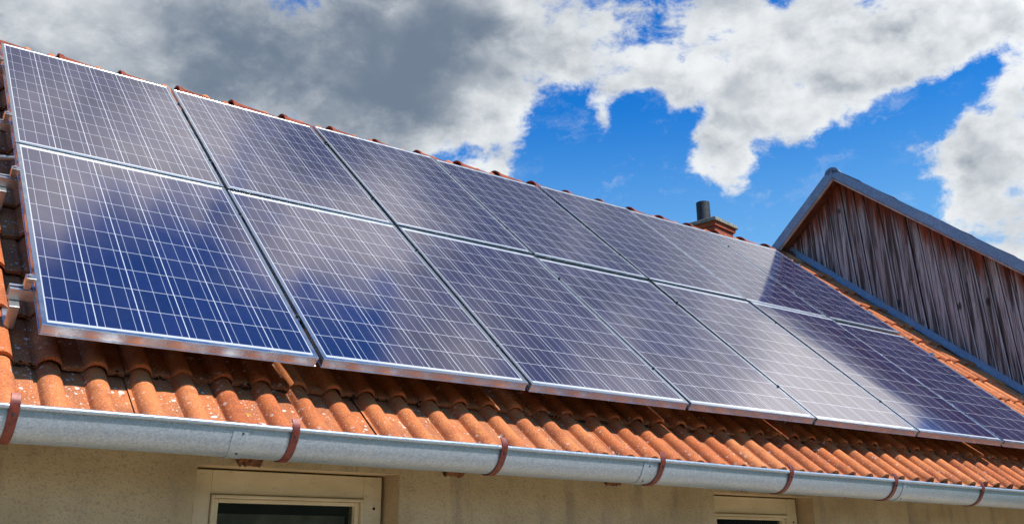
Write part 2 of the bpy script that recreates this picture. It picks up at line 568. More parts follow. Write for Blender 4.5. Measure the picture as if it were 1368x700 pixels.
def mat_alu(name='anodised_aluminium', col=(0.60, 0.60, 0.60), rough=0.22, metal=0.97):
    m, k, bs = material(name)
    o = k.obj()
    nz = k.noise(k.scale_vec(o, (14, 14, 14)), 1.0, 3.0, 0.6)
    k.l.new(k.mix(nz, rgb(*col), rgb(*[c * 0.88 for c in col])), bs.inputs['Base Color'])
    bs.inputs['Metallic'].default_value = metal
    k.l.new(k.ramp(nz, 0.3, 0.7, rough - 0.06, rough + 0.08), bs.inputs['Roughness'])
    return m


def mat_brick():
    m, k, bs = material('red_brick')
    uv = k.node('ShaderNodeUVMap').outputs[0]
    o = k.obj()
    x, y, z = k.sep(o)
    cv = k.node('ShaderNodeCombineXYZ')
    k._set(cv.inputs[0], k.math('ADD', x, y))
    k._set(cv.inputs[1], z)
    b = k.node('ShaderNodeTexBrick')
    k.l.new(cv.outputs[0], b.inputs['Vector'])
    b.inputs['Color1'].default_value = rgb(0.42, 0.10, 0.035)
    b.inputs['Color2'].default_value = rgb(0.30, 0.065, 0.03)
    b.inputs['Mortar'].default_value = rgb(0.20, 0.12, 0.09)
    b.inputs['Scale'].default_value = 1.0
    b.inputs['Brick Width'].default_value = 0.22
    b.inputs['Row Height'].default_value = 0.075
    b.inputs['Mortar Size'].default_value = 0.007
    nz = k.noise(o, 40.0, 4.0)
    k.l.new(k.mix(k.ramp(nz, 0.5, 0.75, 0.0, 0.5), b.outputs['Color'], rgb(0.12, 0.04, 0.025)), bs.inputs['Base Color'])
    bs.inputs['Roughness'].default_value = 0.9
    bump(k, bs, k.math('SUBTRACT', nz, b.outputs['Fac']), 0.5, 0.006)
    return m


def mat_pane():
    m = bpy.data.materials.new('window_glass')
    m.use_nodes = True
    t = m.node_tree
    t.nodes.clear()
    k = N(t)
    gl = k.node('ShaderNodeBsdfGlossy')
    gl.inputs['Roughness'].default_value = 0.04
    tr = k.node('ShaderNodeBsdfTransparent')
    tr.inputs[0].default_value = rgb(0.80, 0.84, 0.80)
    fr = k.node('ShaderNodeFresnel')
    fr.inputs['IOR'].default_value = 1.5
    mx = k.node('ShaderNodeMixShader')
    k.l.new(fr.outputs[0], mx.inputs[0])
    k.l.new(tr.outputs[0], mx.inputs[1])
    k.l.new(gl.outputs[0], mx.inputs[2])
    out = k.node('ShaderNodeOutputMaterial')
    k.l.new(mx.outputs[0], out.inputs[0])
    return m


M_TILE = mat_tile()
M_RIDGE = mat_plain('old_ridge_clay', (0.30, 0.075, 0.035), 0.85, 0.0, 0.5, 14.0, 0.5, 0.2, (0.16, 0.035, 0.02))
M_GALV = mat_galv('galvanised_gutter', (0.36, 0.415, 0.48), 0.16, 0.36, 0.5, True, 170.0)
M_ZINC = mat_galv('zinc_flashing', (0.245, 0.285, 0.35), 0.16, 0.5, 0.55, True, 90.0)
M_BRACKET = mat_plain('oxblood_bracket_paint', (0.20, 0.035, 0.022), 0.45, 0.2, 0.5, 50.0, 0.2)
M_PLASTER = mat_plaster()
M_FRAME = mat_windowpaint()
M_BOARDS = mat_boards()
M_CELLS = mat_cells()
M_ALU = mat_alu()
M_ALU2 = mat_alu('mill_aluminium', (0.62, 0.62, 0.62), 0.33, 0.9)
M_BRICK = mat_brick()
M_PANE = mat_pane()
M_TIMBER = mat_plain('peeling_timber', (0.20, 0.075, 0.03), 0.85, 0.0, 0.6, 30.0, 0.6, 0.2, (0.05, 0.02, 0.012))
M_BATTEN = mat_plain('pale_batten', (0.52, 0.38, 0.30), 0.8, 0.0, 0.4, 18.0, 0.4, 0.2)
M_DARKWOOD = mat_plain('dark_soffit_boards', (0.16, 0.055, 0.03), 0.9, 0.0, 0.6, 12.0, 0.4, 0.2)
M_STONE = mat_plain('weathered_concrete', (0.26, 0.25, 0.20), 0.9, 0.0, 0.5, 25.0, 0.5, 0.2)
M_PIPE = mat_plain('sooty_pipe', (0.045, 0.048, 0.052), 0.65, 0.3, 0.4, 25.0, 0.2)
M_BLIND = mat_plain('brown_blind', (0.34, 0.26, 0.19), 0.8, 0.0, 0.4, 9.0, 0.0, 0.2)
M_ROOM = mat_plain('dark_room', (0.02, 0.018, 0.016), 0.9, 0.0, 0.4, 5.0, 0.0, 0.1)
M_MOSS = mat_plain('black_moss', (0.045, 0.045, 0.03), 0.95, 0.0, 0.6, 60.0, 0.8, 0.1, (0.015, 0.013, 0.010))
M_CABLE = mat_plain('grey_cable', (0.24, 0.25, 0.27), 0.45, 0.0, 0.2, 40.0)
M_CLAMPDARK = mat_plain('black_clamp', (0.04, 0.045, 0.05), 0.4, 0.5, 0.3, 40.0)
M_DECK = mat_plain('roof_underlay', (0.06, 0.035, 0.025), 0.95, 0.0, 0.4, 10.0, 0.0, 0.1)
M_GROUND = mat_plain('grass', (0.09, 0.12, 0.035), 0.95, 0.0, 0.3, 3.0, 0.3, 0.1, (0.05, 0.06, 0.02))
M_PATH = mat_plain('pale_paving', (0.52, 0.45, 0.36), 0.9, 0.0, 0.3, 3.0, 0.2, 0.1, (0.40, 0.34, 0.27))

# ------------------------------------------------------------------ ground
g = MB()
g.quad((-900, -900, 0), (900, -900, 0), (900, 900, 0), (-900, 900, 0))
tag(g.build('ground', M_GROUND, fix=False), kind='structure')
g = MB()
g.quad((-6, -4.2, 0.005), (9.0, -4.2, 0.005), (9.0, 0.149, 0.005), (-6, 0.149, 0.005))
tag(g.build('path', M_PATH, fix=False), kind='structure')

hl_ = MB()  # hills added out of view, for a dark reflection in gutter and glass
rows = []
for q in range(49):
    a = R(95 + 170 * q / 48)
    row = []
    for j in range(9):
        f = j / 8
        dist = 34 + 60 * f
        p = Vector((math.sin(a) * dist, math.cos(a) * dist, 0))
        h = 12.5 * math.sin(min(1.0, f * 1.6) * math.pi / 2) + 2.6 * noise.noise(p * 0.09) * min(1, f * 4)
        row.append(p + Vector((0, 0, h - 0.3)))
    rows.append(row)
hl_.grid(rows)
M_ADDED_HILL = mat_plain('added_hill_green', (0.06, 0.072, 0.04), 0.95, 0.0, 0.5, 0.6, 0.5, 0.1, (0.03, 0.036, 0.02))
tag(hl_.build('added_hills', M_ADDED_HILL, smooth='all'), kind='structure')

# ------------------------------------------------------------------ house
house = tag(empty('house', (0, 0.15, 0)), 'low house with orange tiled roof, ochre plaster wall and grey gutter', 'house')


def hp(o):
    """parent to the house, keeping world coordinates in the mesh"""
    o.parent = house
    o.matrix_parent_inverse = Matrix.Translation((0, -0.15, 0))
    return o


def under(o, parent):
    o.parent = parent
    return o


U0, U1 = -3.0, 8.86                # roof from end to end
PITCH = 0.1525
PHASE = 0.080
TW = PITCH * 2                     # one tile carries two rolls
NPAN = -0.212
COURSE = 0.328
V_EAVE = -0.262
V_RIDGE = 4.0


def roll(t):
    """height of the tile face across one pitch, t = distance from the roll's centre"""
    a = abs(t)
    r = 0.0405
    if a < r:
        return 0.036 * (1 - (a / r) ** 2.1) ** 0.6
    return 0.0025 * ((a - r) / (PITCH / 2 - r))


SAMP = []
for roll_i in (0, 1):
    c = PITCH * (roll_i + 0.36)
    for t in (-0.054, -0.0425, -0.0402, -0.038, -0.033, -0.025, -0.013, 0.0, 0.013, 0.025, 0.033, 0.038, 0.0402, 0.0425, 0.060, 0.078):
        SAMP.append((c + t, t))
SAMP = [s for s in SAMP if 0.0005 <= s[0] <= TW - 0.002]
SAMP.append((TW - 0.0007, PITCH / 2 - 0.0007))


def tile_roof(mb, u0, u1, v0, v1, T, npan, jit=1.0, step=COURSE):
    kc = 0
    v = v0
    while v < v1 - 0.05:
        off = random.uniform(-0.002, 0.002)
        j0 = math.floor((u0 - PHASE) / TW)
        u = PHASE - PITCH * 0.36 + j0 * TW
        while u < u1:
            dv = random.gauss(0, 0.004) * jit + off
            dn = random.gauss(0, 0.0018) * jit
            tilt = random.gauss(0, 0.0022) * jit
            tone = random.random()
            ln = min(step + 0.045, v1 + 0.03 - v)
            rows_t, rows_b, cols = [], [], []
            stops = [0.0, 0.004, 0.03, 0.10, 0.20, ln]
            for si, sv in enumerate(stops):
                rt, rb = [], []
                for su, t in SAMP:
                    uu = u + su
                    if uu > u1:
                        uu = u1
                    rag = 0.0
                    if si < 2:
                        rag = (noise.noise(Vector((uu * 45, kc * 7.3, 1.0))) * 0.004 + noise.noise(Vector((uu * 150, kc * 3.1, 4.0))) * 0.002) * jit
                    h = roll(t)
                    lift = 0.024 * (1 - sv / step)
                    drop = 0.0025 if si == 0 else 0.0
                    n = npan + h + lift - drop + dn + tilt * (su / TW - 0.5) * 2
                    wav = noise.noise(Vector((uu * 9, (v + sv) * 9, 2.0))) * 0.0015 * jit
                    rt.append(T(uu, v + sv + dv + rag, n + wav))
                    rb.append(T(uu, v + sv + dv + rag + (0.001 if si == 0 else 0), n + wav - 0.013))
                rows_t.append(rt)
                rows_b.append(rb)
            ring = rows_b[::-1] + rows_t       # wraps round the front edge
            mb.grid(ring)
            for r in ring:
                for su, t in SAMP:
                    mb.c.append((tone, min(1.0, roll(t) / 0.036), 0.0))
            u += TW
        v += step
        kc += 1


rf = MB()
tile_roof(rf, U0, U1, V_EAVE, V_RIDGE, W, NPAN)
roof = hp(rf.build('roof', M_TILE, smooth=True, fix=False))

# back slope of the same roof (mirror about the ridge, plain courses)
RY, RZ = (V_RIDGE * CS - NPAN * SN), (V_RIDGE * SN + NPAN * CS + Z0)
bk = MB()


def Tb(u, v, n):
    p = W(u, v, n)
    return Vector((p.x, 2 * RY - p.y, p.z))


for c in range(12):
    va, vb = V_EAVE + c * 0.355, V_EAVE + c * 0.355 + 0.38
    cols = [U0 + i * PITCH / 6 for i in range(int((U1 - U0) / (PITCH / 6)) + 1)]
    prof = [roll(((x - PHASE + PITCH / 2) % PITCH) - PITCH / 2) for x in cols]
    bk.grid([[Tb(x, va, NPAN + h + 0.008) for x, h in zip(cols, prof)], [Tb(x, va, NPAN + h + 0.022) for x, h in zip(cols, prof)],
             [Tb(x, min(vb, V_RIDGE), NPAN + h) for x, h in zip(cols, prof)]])
    for r in range(3):
        for h in prof:
            bk.c.append((0.4, h / 0.041, 0))
under(bk.build('roof_slope', M_TILE, smooth=True), roof)

# deck under the tiles
dk = MB()
dk.box((U0 + 0.02, V_EAVE + 0.02, NPAN - 0.06), (U1 - 0.02, V_RIDGE, NPAN - 0.035), W)
under(dk.build('roof_deck', M_DECK), roof)

# ridge tiles: tapered half rounds, the wide end riding over its neighbour
RIDGE_STEP = 0.403
for i in range(-8, 21):
    ua = 0.015 + i * RIDGE_STEP
    if ua > U1 - 0.1:
        continue
    mb = MB()
    ub = min(ua + 0.45, U1 - 0.01)
    js = random.uniform(-0.004, 0.004)
    rows = []
    for thick in (0.0, -0.014):
        rr = []
        for s in (0.0, 0.06, 0.10, 1.0):
            rad = (0.125 if s <= 0.06 else 0.116) - 0.022 * s + thick
            x = ua + (ub - ua) * s
            zc = RZ - 0.076 + js - 0.014 * s
            rr.append([Vector((x, RY - rad * math.cos(a) * 1.05, zc + rad * math.sin(a))) for a in [math.pi * (q / 14) for q in range(15)]])
        rows.append(rr)
    mb.grid(rows[1][::-1] + rows[0])
    tone = random.random()
    mb.c = [(tone, 0.8, 0.0)] * len(mb.v)
    under(mb.build('ridge_tile', M_RIDGE, smooth=True, fix=False), roof)

# moss packed under the lips
ms = MB()
rm = random.Random(3)


def blob(mb, p, r):
    sub = []
    seg, rg = 7, 4
    for a in range(rg + 1):
        ph = math.pi * a / rg
        row = []
        for b in range(seg):
            t = 2 * math.pi * b / seg
            q = Vector((math.sin(ph) * math.cos(t), math.sin(ph) * math.sin(t), math.cos(ph)))
            rad = r * (0.7 + 0.6 * noise.noise(q * 2.1 + p * 40))
            row.append(p + Vector((q.x * 1.5, q.y, q.z * 0.8)) * rad)
        sub.append(row)
    mb.grid(sub, close_u=True)


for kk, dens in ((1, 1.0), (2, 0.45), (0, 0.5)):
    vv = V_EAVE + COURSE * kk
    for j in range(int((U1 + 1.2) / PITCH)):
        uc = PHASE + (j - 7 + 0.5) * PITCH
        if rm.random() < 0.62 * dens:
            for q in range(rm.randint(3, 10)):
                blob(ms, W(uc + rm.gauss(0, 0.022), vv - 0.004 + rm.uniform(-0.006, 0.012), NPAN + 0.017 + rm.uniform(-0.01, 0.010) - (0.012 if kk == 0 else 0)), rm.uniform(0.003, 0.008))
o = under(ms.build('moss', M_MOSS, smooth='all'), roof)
o['kind'] = 'stuff'

# walls, with two window openings in the front
YW = 0.15
WIN = [(0.615, 1.452, -1.50, -0.402), (3.315, 4.122, -1.50, -0.412)]
wl = MB()
xs = sorted(set([U0 + 0.25, U1] + [w[0] for w in WIN] + [w[1] for w in WIN]))
zs = [-Z0, -1.50, None, -0.29]
for i in range(len(xs) - 1):
    xa, xb = xs[i], xs[i + 1]
    w = next((w for w in WIN if abs(w[0] - xa) < 1e-6), None)
    top = -0.302
    if w:
        wl.quad((xa, YW, 0), (xb, YW, 0), (xb, YW, w[2] + Z0), (xa, YW, w[2] + Z0))
        wl.quad((xa, YW, w[3] + Z0), (xb, YW, w[3] + Z0), (xb, YW, top + Z0), (xa, YW, top + Z0))
        a, b, lo, hi = w[0], w[1], w[2] + Z0, w[3] + Z0
        sp, dp = 0.022, 0.32
        wl.quad((a, YW, lo), (a - sp, YW + dp, lo), (a - sp, YW + dp, hi), (a, YW, hi))
        wl.quad((b, YW, lo), (b - sp, YW + dp, lo), (b - sp, YW + dp, hi), (b, YW, hi))
        wl.quad((a, YW, hi), (b, YW, hi), (b, YW + dp, hi), (a, YW + dp, hi))
        wl.quad((a, YW, lo), (b, YW, lo), (b, YW + dp, lo), (a, YW + dp, lo))
    else:
        nseg = 6
        wl.quad((xa, YW, 0), (xb, YW, 0), (xb, YW, top + Z0), (xa, YW, top + Z0))
yb = 2 * RY - YW
wl.fan([(U0 + 0.25, YW, 0), (U0 + 0.25, yb, 0), (U0 + 0.25, yb, Z0 - 0.302), (U0 + 0.25, RY, RZ - 0.09), (U0 + 0.25, YW, Z0 - 0.302)])
wl.quad((U0 + 0.25, yb, 0), (U1, yb, 0), (U1, yb, Z0 - 0.302), (U0 + 0.25, yb, Z0 - 0.302))
hp(wl.build('wall', M_PLASTER, fix=False))

for wi, (a, b, lo, hi) in enumerate(WIN):
    if wi == 2:
        yf = 0.25
    yf = 0.25
    mb = MB()
    f0, f1, t0 = a + 0.012, b - 0.025, hi - 0.006

    def ringbox(mb, x0, x1, z0, z1, w_side, w_top, y0, y1, w_bot=None):
        wb = w_bot if w_bot else w_top
        mb.box((x0, y0, z0 + Z0), (x0 + w_side, y1, z1 + Z0))
        mb.box((x1 - w_side, y0, z0 + Z0), (x1, y1, z1 + Z0))
        mb.box((x0 + w_side, y0 + 0.0015, z1 - w_top + Z0), (x1 - w_side, y1, z1 + Z0))
        mb.box((x0 + w_side, y0 + 0.0015, z0 + Z0), (x1 - w_side, y1, z0 + wb + Z0))
    ringbox(mb, f0, f1, lo + 0.02, t0, 0.082, 0.088, yf, yf + 0.09)
    win = hp(mb.build('window', M_FRAME, bevel=0.003))
    sx0, sx1, st = f0 + 0.0835, f1 - 0.0835, t0 - 0.0895
    sm = MB()
    ringbox(sm, sx0, sx1, lo + 0.11, st, 0.012, 0.012, yf - 0.010, yf + 0.06)
    ringbox(sm, sx0 + 0.013, sx1 - 0.013, lo + 0.123, st - 0.013, 0.020, 0.014, yf + 0.006, yf + 0.062)
    sash = under(sm.build('sash', M_FRAME, bevel=0.003), win)
    pn = MB()
    pn.box((sx0 + 0.034, yf + 0.03, lo + 0.14 + Z0), (sx1 - 0.034, yf + 0.034, st - 0.028 + Z0))
    under(pn.build('pane', M_PANE), win)
    bl = MB()
    for s in range(14):
        zt = st - 0.062 - s * 0.052 + Z0
        bl.box((sx0 + 0.03, yf + 0.10 + (s % 2) * 0.004, zt - 0.05), (sx1 - 0.03, yf + 0.108 + (s % 2) * 0.004, zt))
    under(bl.build('blind', M_BLIND), win)
    rm_ = MB()
    rm_.quad((a - 0.3, yf + 0.9, lo + Z0), (b + 0.3, yf + 0.9, lo + Z0), (b + 0.3, yf + 0.9, hi + Z0 + 0.1), (a - 0.3, yf + 0.9, hi + Z0 + 0.1))
    rm_.quad((a - 0.3, yf + 0.23, hi + Z0 + 0.1), (b + 0.3, yf + 0.23, hi + Z0 + 0.1), (b + 0.3, yf + 0.9, hi + Z0 + 0.1), (a - 0.3, yf + 0.9, hi + Z0 + 0.1))
    rm_.quad((a - 0.3, yf + 0.23, lo + Z0), (b + 0.3, yf + 0.23, lo + Z0), (b + 0.3, yf + 0.9, lo + Z0), (a - 0.3, yf + 0.9, lo + Z0))
    for xx in (a - 0.3, b + 0.3):
        rm_.quad((xx, yf + 0.23, lo + Z0), (xx, yf + 0.9, lo + Z0), (xx, yf + 0.9, hi + Z0 + 0.1), (xx, yf + 0.23, hi + Z0 + 0.1))
    under(rm_.build('interior', M_ROOM), win)
    sl = MB()
    sl.box((a - 0.05, YW - 0.06, lo - 0.05 + Z0), (b + 0.05, YW + 0.09, lo + 0.004 + Z0))
    under(sl.build('sill', M_STONE, bevel=0.006), win)
    nl = MB()
    nl.cyl((f1 - 0.034, yf - 0.0015, t0 - 0.125 + Z0), (f1 - 0.034, yf + 0.01, t0 - 0.125 + Z0), 0.006, seg=10)
    under(nl.build('nail_hole', M_ROOM), win)

# rafters with weathered tails
for i in range(-3, 10):
    uc = 0.80 + i * 0.905
    mb = MB()
    nt, nb, v0 = NPAN - 0.062, NPAN - 0.178, -0.17
    rows = []
    rr = random.Random(i + 40)
    # ragged tail end: the lower edge is eaten away in teeth
    nt_ = 9
    hw = 0.045
    front_t = [W(uc - hw + 2 * hw * q / nt_, v0 - 0.01, nt) for q in range(nt_ + 1)]
    front_b = [W(uc - hw + 2 * hw * q / nt_, v0 + rr.uniform(-0.004, 0.008), nb + rr.uniform(-0.006, 0.010)) for q in range(nt_ + 1)]
    back_b = [W(uc - hw + 2 * hw * q / nt_, v0 + 0.12, nb) for q in range(nt_ + 1)]
    end_b = [W(uc - hw + 2 * hw * q / nt_, V_RIDGE - 0.25, nb) for q in range(nt_ + 1)]
    end_t = [W(uc - hw + 2 * hw * q / nt_, V_RIDGE - 0.25, nt) for q in range(nt_ + 1)]
    mb.grid([front_t, front_b, back_b, end_b, end_t, front_t])
    mb.fan([r[0] for r in (front_t, front_b, back_b, end_b, end_t)])
    mb.fan([r[-1] for r in (front_t, front_b, back_b, end_b, end_t)])
    hp(mb.build('rafter', M_TIMBER))

# gutter
GY, GR = -0.112, 0.095


def gz(u):
    return -0.300 - 0.0086 * u + Z0


gm = MB()
us = [U0 - 0.05 + i * (U1 - U0) / 60 for i in range(61)]
rows = []
prof = []
for q in range(21):
    a = math.pi + math.pi * q / 20            # front lip round the bottom to the back
    prof.append((GY + GR * math.cos(a), GR * math.sin(a)))
for q in range(9):                            # rolled bead on the front lip
    pass
bead = []
for q in range(11):
    a = R(-20) + R(330) * q / 10
    bead.append((GY - GR - 0.000 + 0.0085 * math.cos(a) - 0.0085 + 0.003, 0.0085 * math.sin(a) + 0.001))
prof_out = bead[::-1] + prof
prof_in = [(GY + (y - GY) * 0.985, z * 0.985 + 0.0006) for y, z in prof[::-1]]
full = prof_out + prof_in
rw = random.Random(5)
for u in us:
    wob = noise.noise(Vector((u * 1.3, 0, 0))) * 0.0025
    rows.append([Vector((u, y, gz(u) + z + wob)) for y, z in full])
gm.grid(rows)
gutter = hp(gm.build('gutter', M_GALV, smooth=True))
# lapped joints
for us_ in (-1.35, 0.606, 2.49, 4.472, 6.45):
    jm = MB()
    r0, r1 = [], []
    for du, grow in ((0.0, 0.0), (0.0, 0.0035), (0.055, 0.0030), (0.055, 0.0)):
        row = []
        for q in range(22):
            a = math.pi * 0.995 + math.pi * 0.99 * q / 21
            row.append(Vector((us_ + du + 0.006 * math.sin(a * 3), GY + (GR + grow) * math.cos(a), gz(us_ + du) + (GR + grow) * math.sin(a) + noise.noise(Vector(((us_ + du) * 1.3, 0, 0))) * 0.0025)))
        r0.append(row)
    jm.grid(r0)
    jt = under(jm.build('gutter_joint', M_GALV, smooth=True), gutter)
    for a in (R(195), R(242)):
        rv = MB()
        c = Vector((us_ + 0.03, GY + (GR + 0.002) * math.cos(a), gz(us_) + (GR + 0.002) * math.sin(a)))
        nrm = Vector((0, math.cos(a), math.sin(a)))
        rv.cyl(c, c + nrm * 0.004, 0.0045, 0.003, 10)
        under(rv.build('rivet', M_CLAMPDARK), gutter)
# brackets
for i in range(-3, 10):
    ub = -0.075 + i * 0.895 if i < 3 else -0.098 + i * 0.897
    if ub < U0 or ub > U1 - 0.1:
        continue
    bm_ = MB()
    hw = 0.0145
    pts = [(GY - GR - 0.004, 0.040), (GY - GR - 0.0145, 0.022), (GY - GR - 0.0165, 0.002)]
    for q in range(23):
        a = math.pi * 1.03 + math.pi * 0.97 * q / 22
        gr = GR + 0.0055 + (0.008 * max(0, 1 - q / 3.0))
        pts.append((GY + gr * math.cos(a), gr * math.sin(a)))
    pts += [(GY + GR + 0.012, 0.03), (GY + GR + 0.08, 0.095)]
    z0 = gz(ub)
    outer, inner = [], []
    th = 0.0045
    for j, (y, z) in enumerate(pts):
        p0, p1 = pts[max(0, j - 1)], pts[min(len(pts) - 1, j + 1)]
        t = Vector((p1[0] - p0[0], p1[1] - p0[1])).normalized()
        nrm = Vector((t[1], -t[0]))
        outer.append(Vector((0, y, z)))
        inner.append(Vector((0, y + nrm[0] * -th, z + nrm[1] * -th)))
    skew = random.uniform(-0.004, 0.004)
    A = [Vector((ub - hw, p.y, p.z + z0)) for p in outer]
    B = [Vector((ub + hw, p.y, p.z + z0)) for p in outer]
    C_ = [Vector((ub + hw, p.y, p.z + z0)) for p in inner]
    D = [Vector((ub - hw, p.y, p.z + z0)) for p in inner]
    bm_.grid([[a, b, c, d] for a, b, c, d in zip(A, B, C_, D)], close_u=True)
    bm_.fan([A[0], B[0], C_[0], D[0]])
    br = under(bm_.build('gutter_bracket', M_BRACKET, smooth=True, bevel=0.0012), gutter)
    hl = MB()
    pj = outer[4]
    hl.cyl((ub, pj.y - 0.001, z0 + pj.z), (ub, pj.y - 0.0055, z0 + pj.z), 0.0045, 0.004, 10)
    under(hl.build('rivet', M_CLAMPDARK), gutter)

# chimney behind the ridge
ch = hp(empty('chimney'))
CZ = 3.185
rot = R(11)
cx = Vector((7.965, 4.0, 0))
ex, ey = Vector((math.cos(rot), math.sin(rot), 0)), Vector((-math.sin(rot), math.cos(rot), 0))


def TC(a, b, z):
    p = cx + ex * a + ey * b
    return Vector((p.x, p.y, z + Z0))


mb = MB()
mb.box((0.055, 0.055, 0.9), (0.485, 0.395, CZ - 0.10), TC)
mb.box((0.030, 0.030, CZ - 0.10), (0.510, 0.420, CZ - 0.048), TC)
shaft = mb.build('chimney_shaft', M_BRICK, ch)
mb = MB()
mb.hexa([TC(0, 0, CZ - 0.05), TC(.54, 0, CZ - 0.05), TC(.54, .45, CZ - 0.05), TC(0, .45, CZ - 0.05),
         TC(0.012, 0.012, CZ + .004), TC(.528, .012, CZ + .004), TC(.528, .438, CZ + .004), TC(.012, .438, CZ + .004)])
mb.build('chimney_cap', M_STONE, ch, bevel=0.008)
mb = MB()
pc = TC(0.15, 0.25, CZ)
mb.cyl(pc, pc + Vector((0, 0, 0.265)), 0.085, 0.083, 28, caps=False)
mb.cyl(pc + Vector((0, 0, 0.265)), pc + Vector((0, 0, 0.0)), 0.073, 0.073, 28, caps=False)
a = [pc + Vector((math.cos(t) * 0.083, math.sin(t) * 0.083, 0.265)) for t in [2 * math.pi * q / 28 for q in range(28)]]
b = [pc + Vector((math.cos(t) * 0.073, math.sin(t) * 0.073, 0.265)) for t in [2 * math.pi * q / 28 for q in range(28)]]
mb.grid([a, b], close_u=True)
mb.build('flue_pipe', M_PIPE, ch, smooth=True)

# ------------------------------------------------------------------ neighbouring barn
BA = R(13)                          # the barn stands a little askew to the house
UT, UG = 8.417, 8.617               # verge plane, gable plane (along the barn's own axis)
AY, AZ = 0.538, 3.300 + Z0          # apex of the verge
SR = 0.834                          # slope of the front verge
SL = 0.949                          # slope of the rear verge
YF, YB = -2.45, 3.3                 # eaves
bex, bey = Vector((math.cos(BA), math.sin(BA), 0)), Vector((-math.sin(BA), math.cos(BA), 0))
barn = tag(empty('barn', bex * UG + bey * AY, (0, 0, BA)), 'weathered plank barn gable edged with blue grey metal, rising beyond the solar roof', 'barn')


def bp(o, parent=None):
    o.parent = barn
    o.matrix_parent_inverse = Matrix.Translation((-UG, -AY, 0))
    return o


def roofz(y, drop=0.0):
    return AZ - drop - ((AY - y) * SR if y < AY else (y - AY) * SL)


mb = MB()
rb = random.Random(11)
y = YF + 0.25
LEAN = 0.05
while y < YB - 0.1:
    w = rb.uniform(0.10, 0.15)
    x = UG - rb.uniform(0.0, 0.020)
    tw = rb.uniform(-0.007, 0.007)
    tone = rb.random()
    th = 0.022
    ya, yb_ = y + 0.005, y + w - 0.004
    nz = 16
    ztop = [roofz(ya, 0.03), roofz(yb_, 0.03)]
    cols = [ya, ya + 0.004, ya + 0.010, (ya + yb_) / 2, yb_ - 0.010, yb_ - 0.004, yb_]
    dx = [0.004, 0.0, 0.0, rb.uniform(-0.003, 0.003), 0.0, 0.0, 0.004]
    rows = []
    zlow = 0.0
    for s in range(nz + 1):
        row = []
        for ci, (cy, ddx) in enumerate(zip(cols, dx)):
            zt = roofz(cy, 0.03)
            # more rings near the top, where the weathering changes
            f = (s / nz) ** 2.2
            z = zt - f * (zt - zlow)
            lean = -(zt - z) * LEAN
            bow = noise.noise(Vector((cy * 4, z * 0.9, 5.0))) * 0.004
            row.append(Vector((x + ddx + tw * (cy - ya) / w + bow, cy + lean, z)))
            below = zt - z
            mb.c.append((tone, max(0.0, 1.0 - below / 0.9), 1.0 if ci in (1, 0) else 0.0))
        rows.append(row)
    mb.grid(rows)
    # board edges
    for ci, back in ((0, 1), (-1, 1)):
        ed = [[r[ci], r[ci] + Vector((th, 0, 0))] for r in rows]
        mb.grid(ed)
        for r in rows:
            mb.c += [(tone, 0.3, 0.2)] * 2
    y += w + rb.choice((0.0, 0.002, 0.006))
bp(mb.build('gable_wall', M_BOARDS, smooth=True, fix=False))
mb = MB()
mb.fan([(UG + 0.03, YF + .25, 0), (UG + 0.03, YB - .1, 0), (UG + 0.03, YB - .1, roofz(YB - .1, 0.05)), (UG + 0.03, AY, AZ - 0.05), (UG + 0.03, YF + .25, roofz(YF + .25, 0.05))])
mb.quad((UG + 0.03, YF + .25, 0), (16, YF + .25, 0), (16, YF + .25, roofz(YF + .25, .05)), (UG + 0.03, YF + .25, roofz(YF + .25, .05)))
mb.quad((UG + 0.03, YB - .1, 0), (16, YB - .1, 0), (16, YB - .1, roofz(YB - .1, .05)), (UG + 0.03, YB - .1, roofz(YB - .1, .05)))
mb.fan([(16, YF + .25, 0), (16, YB - .1, 0), (16, YB - .1, roofz(YB - .1, 0.05)), (16, AY, AZ - 0.05), (16, YF + .25, roofz(YF + .25, 0.05))])
bp(mb.build('wall', M_DARKWOOD))


def slope_piece(x0, x1, y0, y1, d0, d1, mb, n=14, wob=0.0, seed=0.0):
    """a strip hung parallel to the barn's roof edge, between drops d0 and d1 below the verge line"""
    rows = []
    for q in range(n + 1):
        y = y0 + (y1 - y0) * q / n
        w = noise.noise(Vector((y * 3.1, seed, 0.3))) * wob
        rows.append([Vector((x0, y, roofz(y, d0) + w)), Vector((x0, y, roofz(y, d1))), Vector((x1, y, roofz(y, d1))), Vector((x1, y, roofz(y, d0) + w))])
    mb.grid(rows, close_u=True)
    mb.fan(rows[0])
    mb.fan(rows[-1])


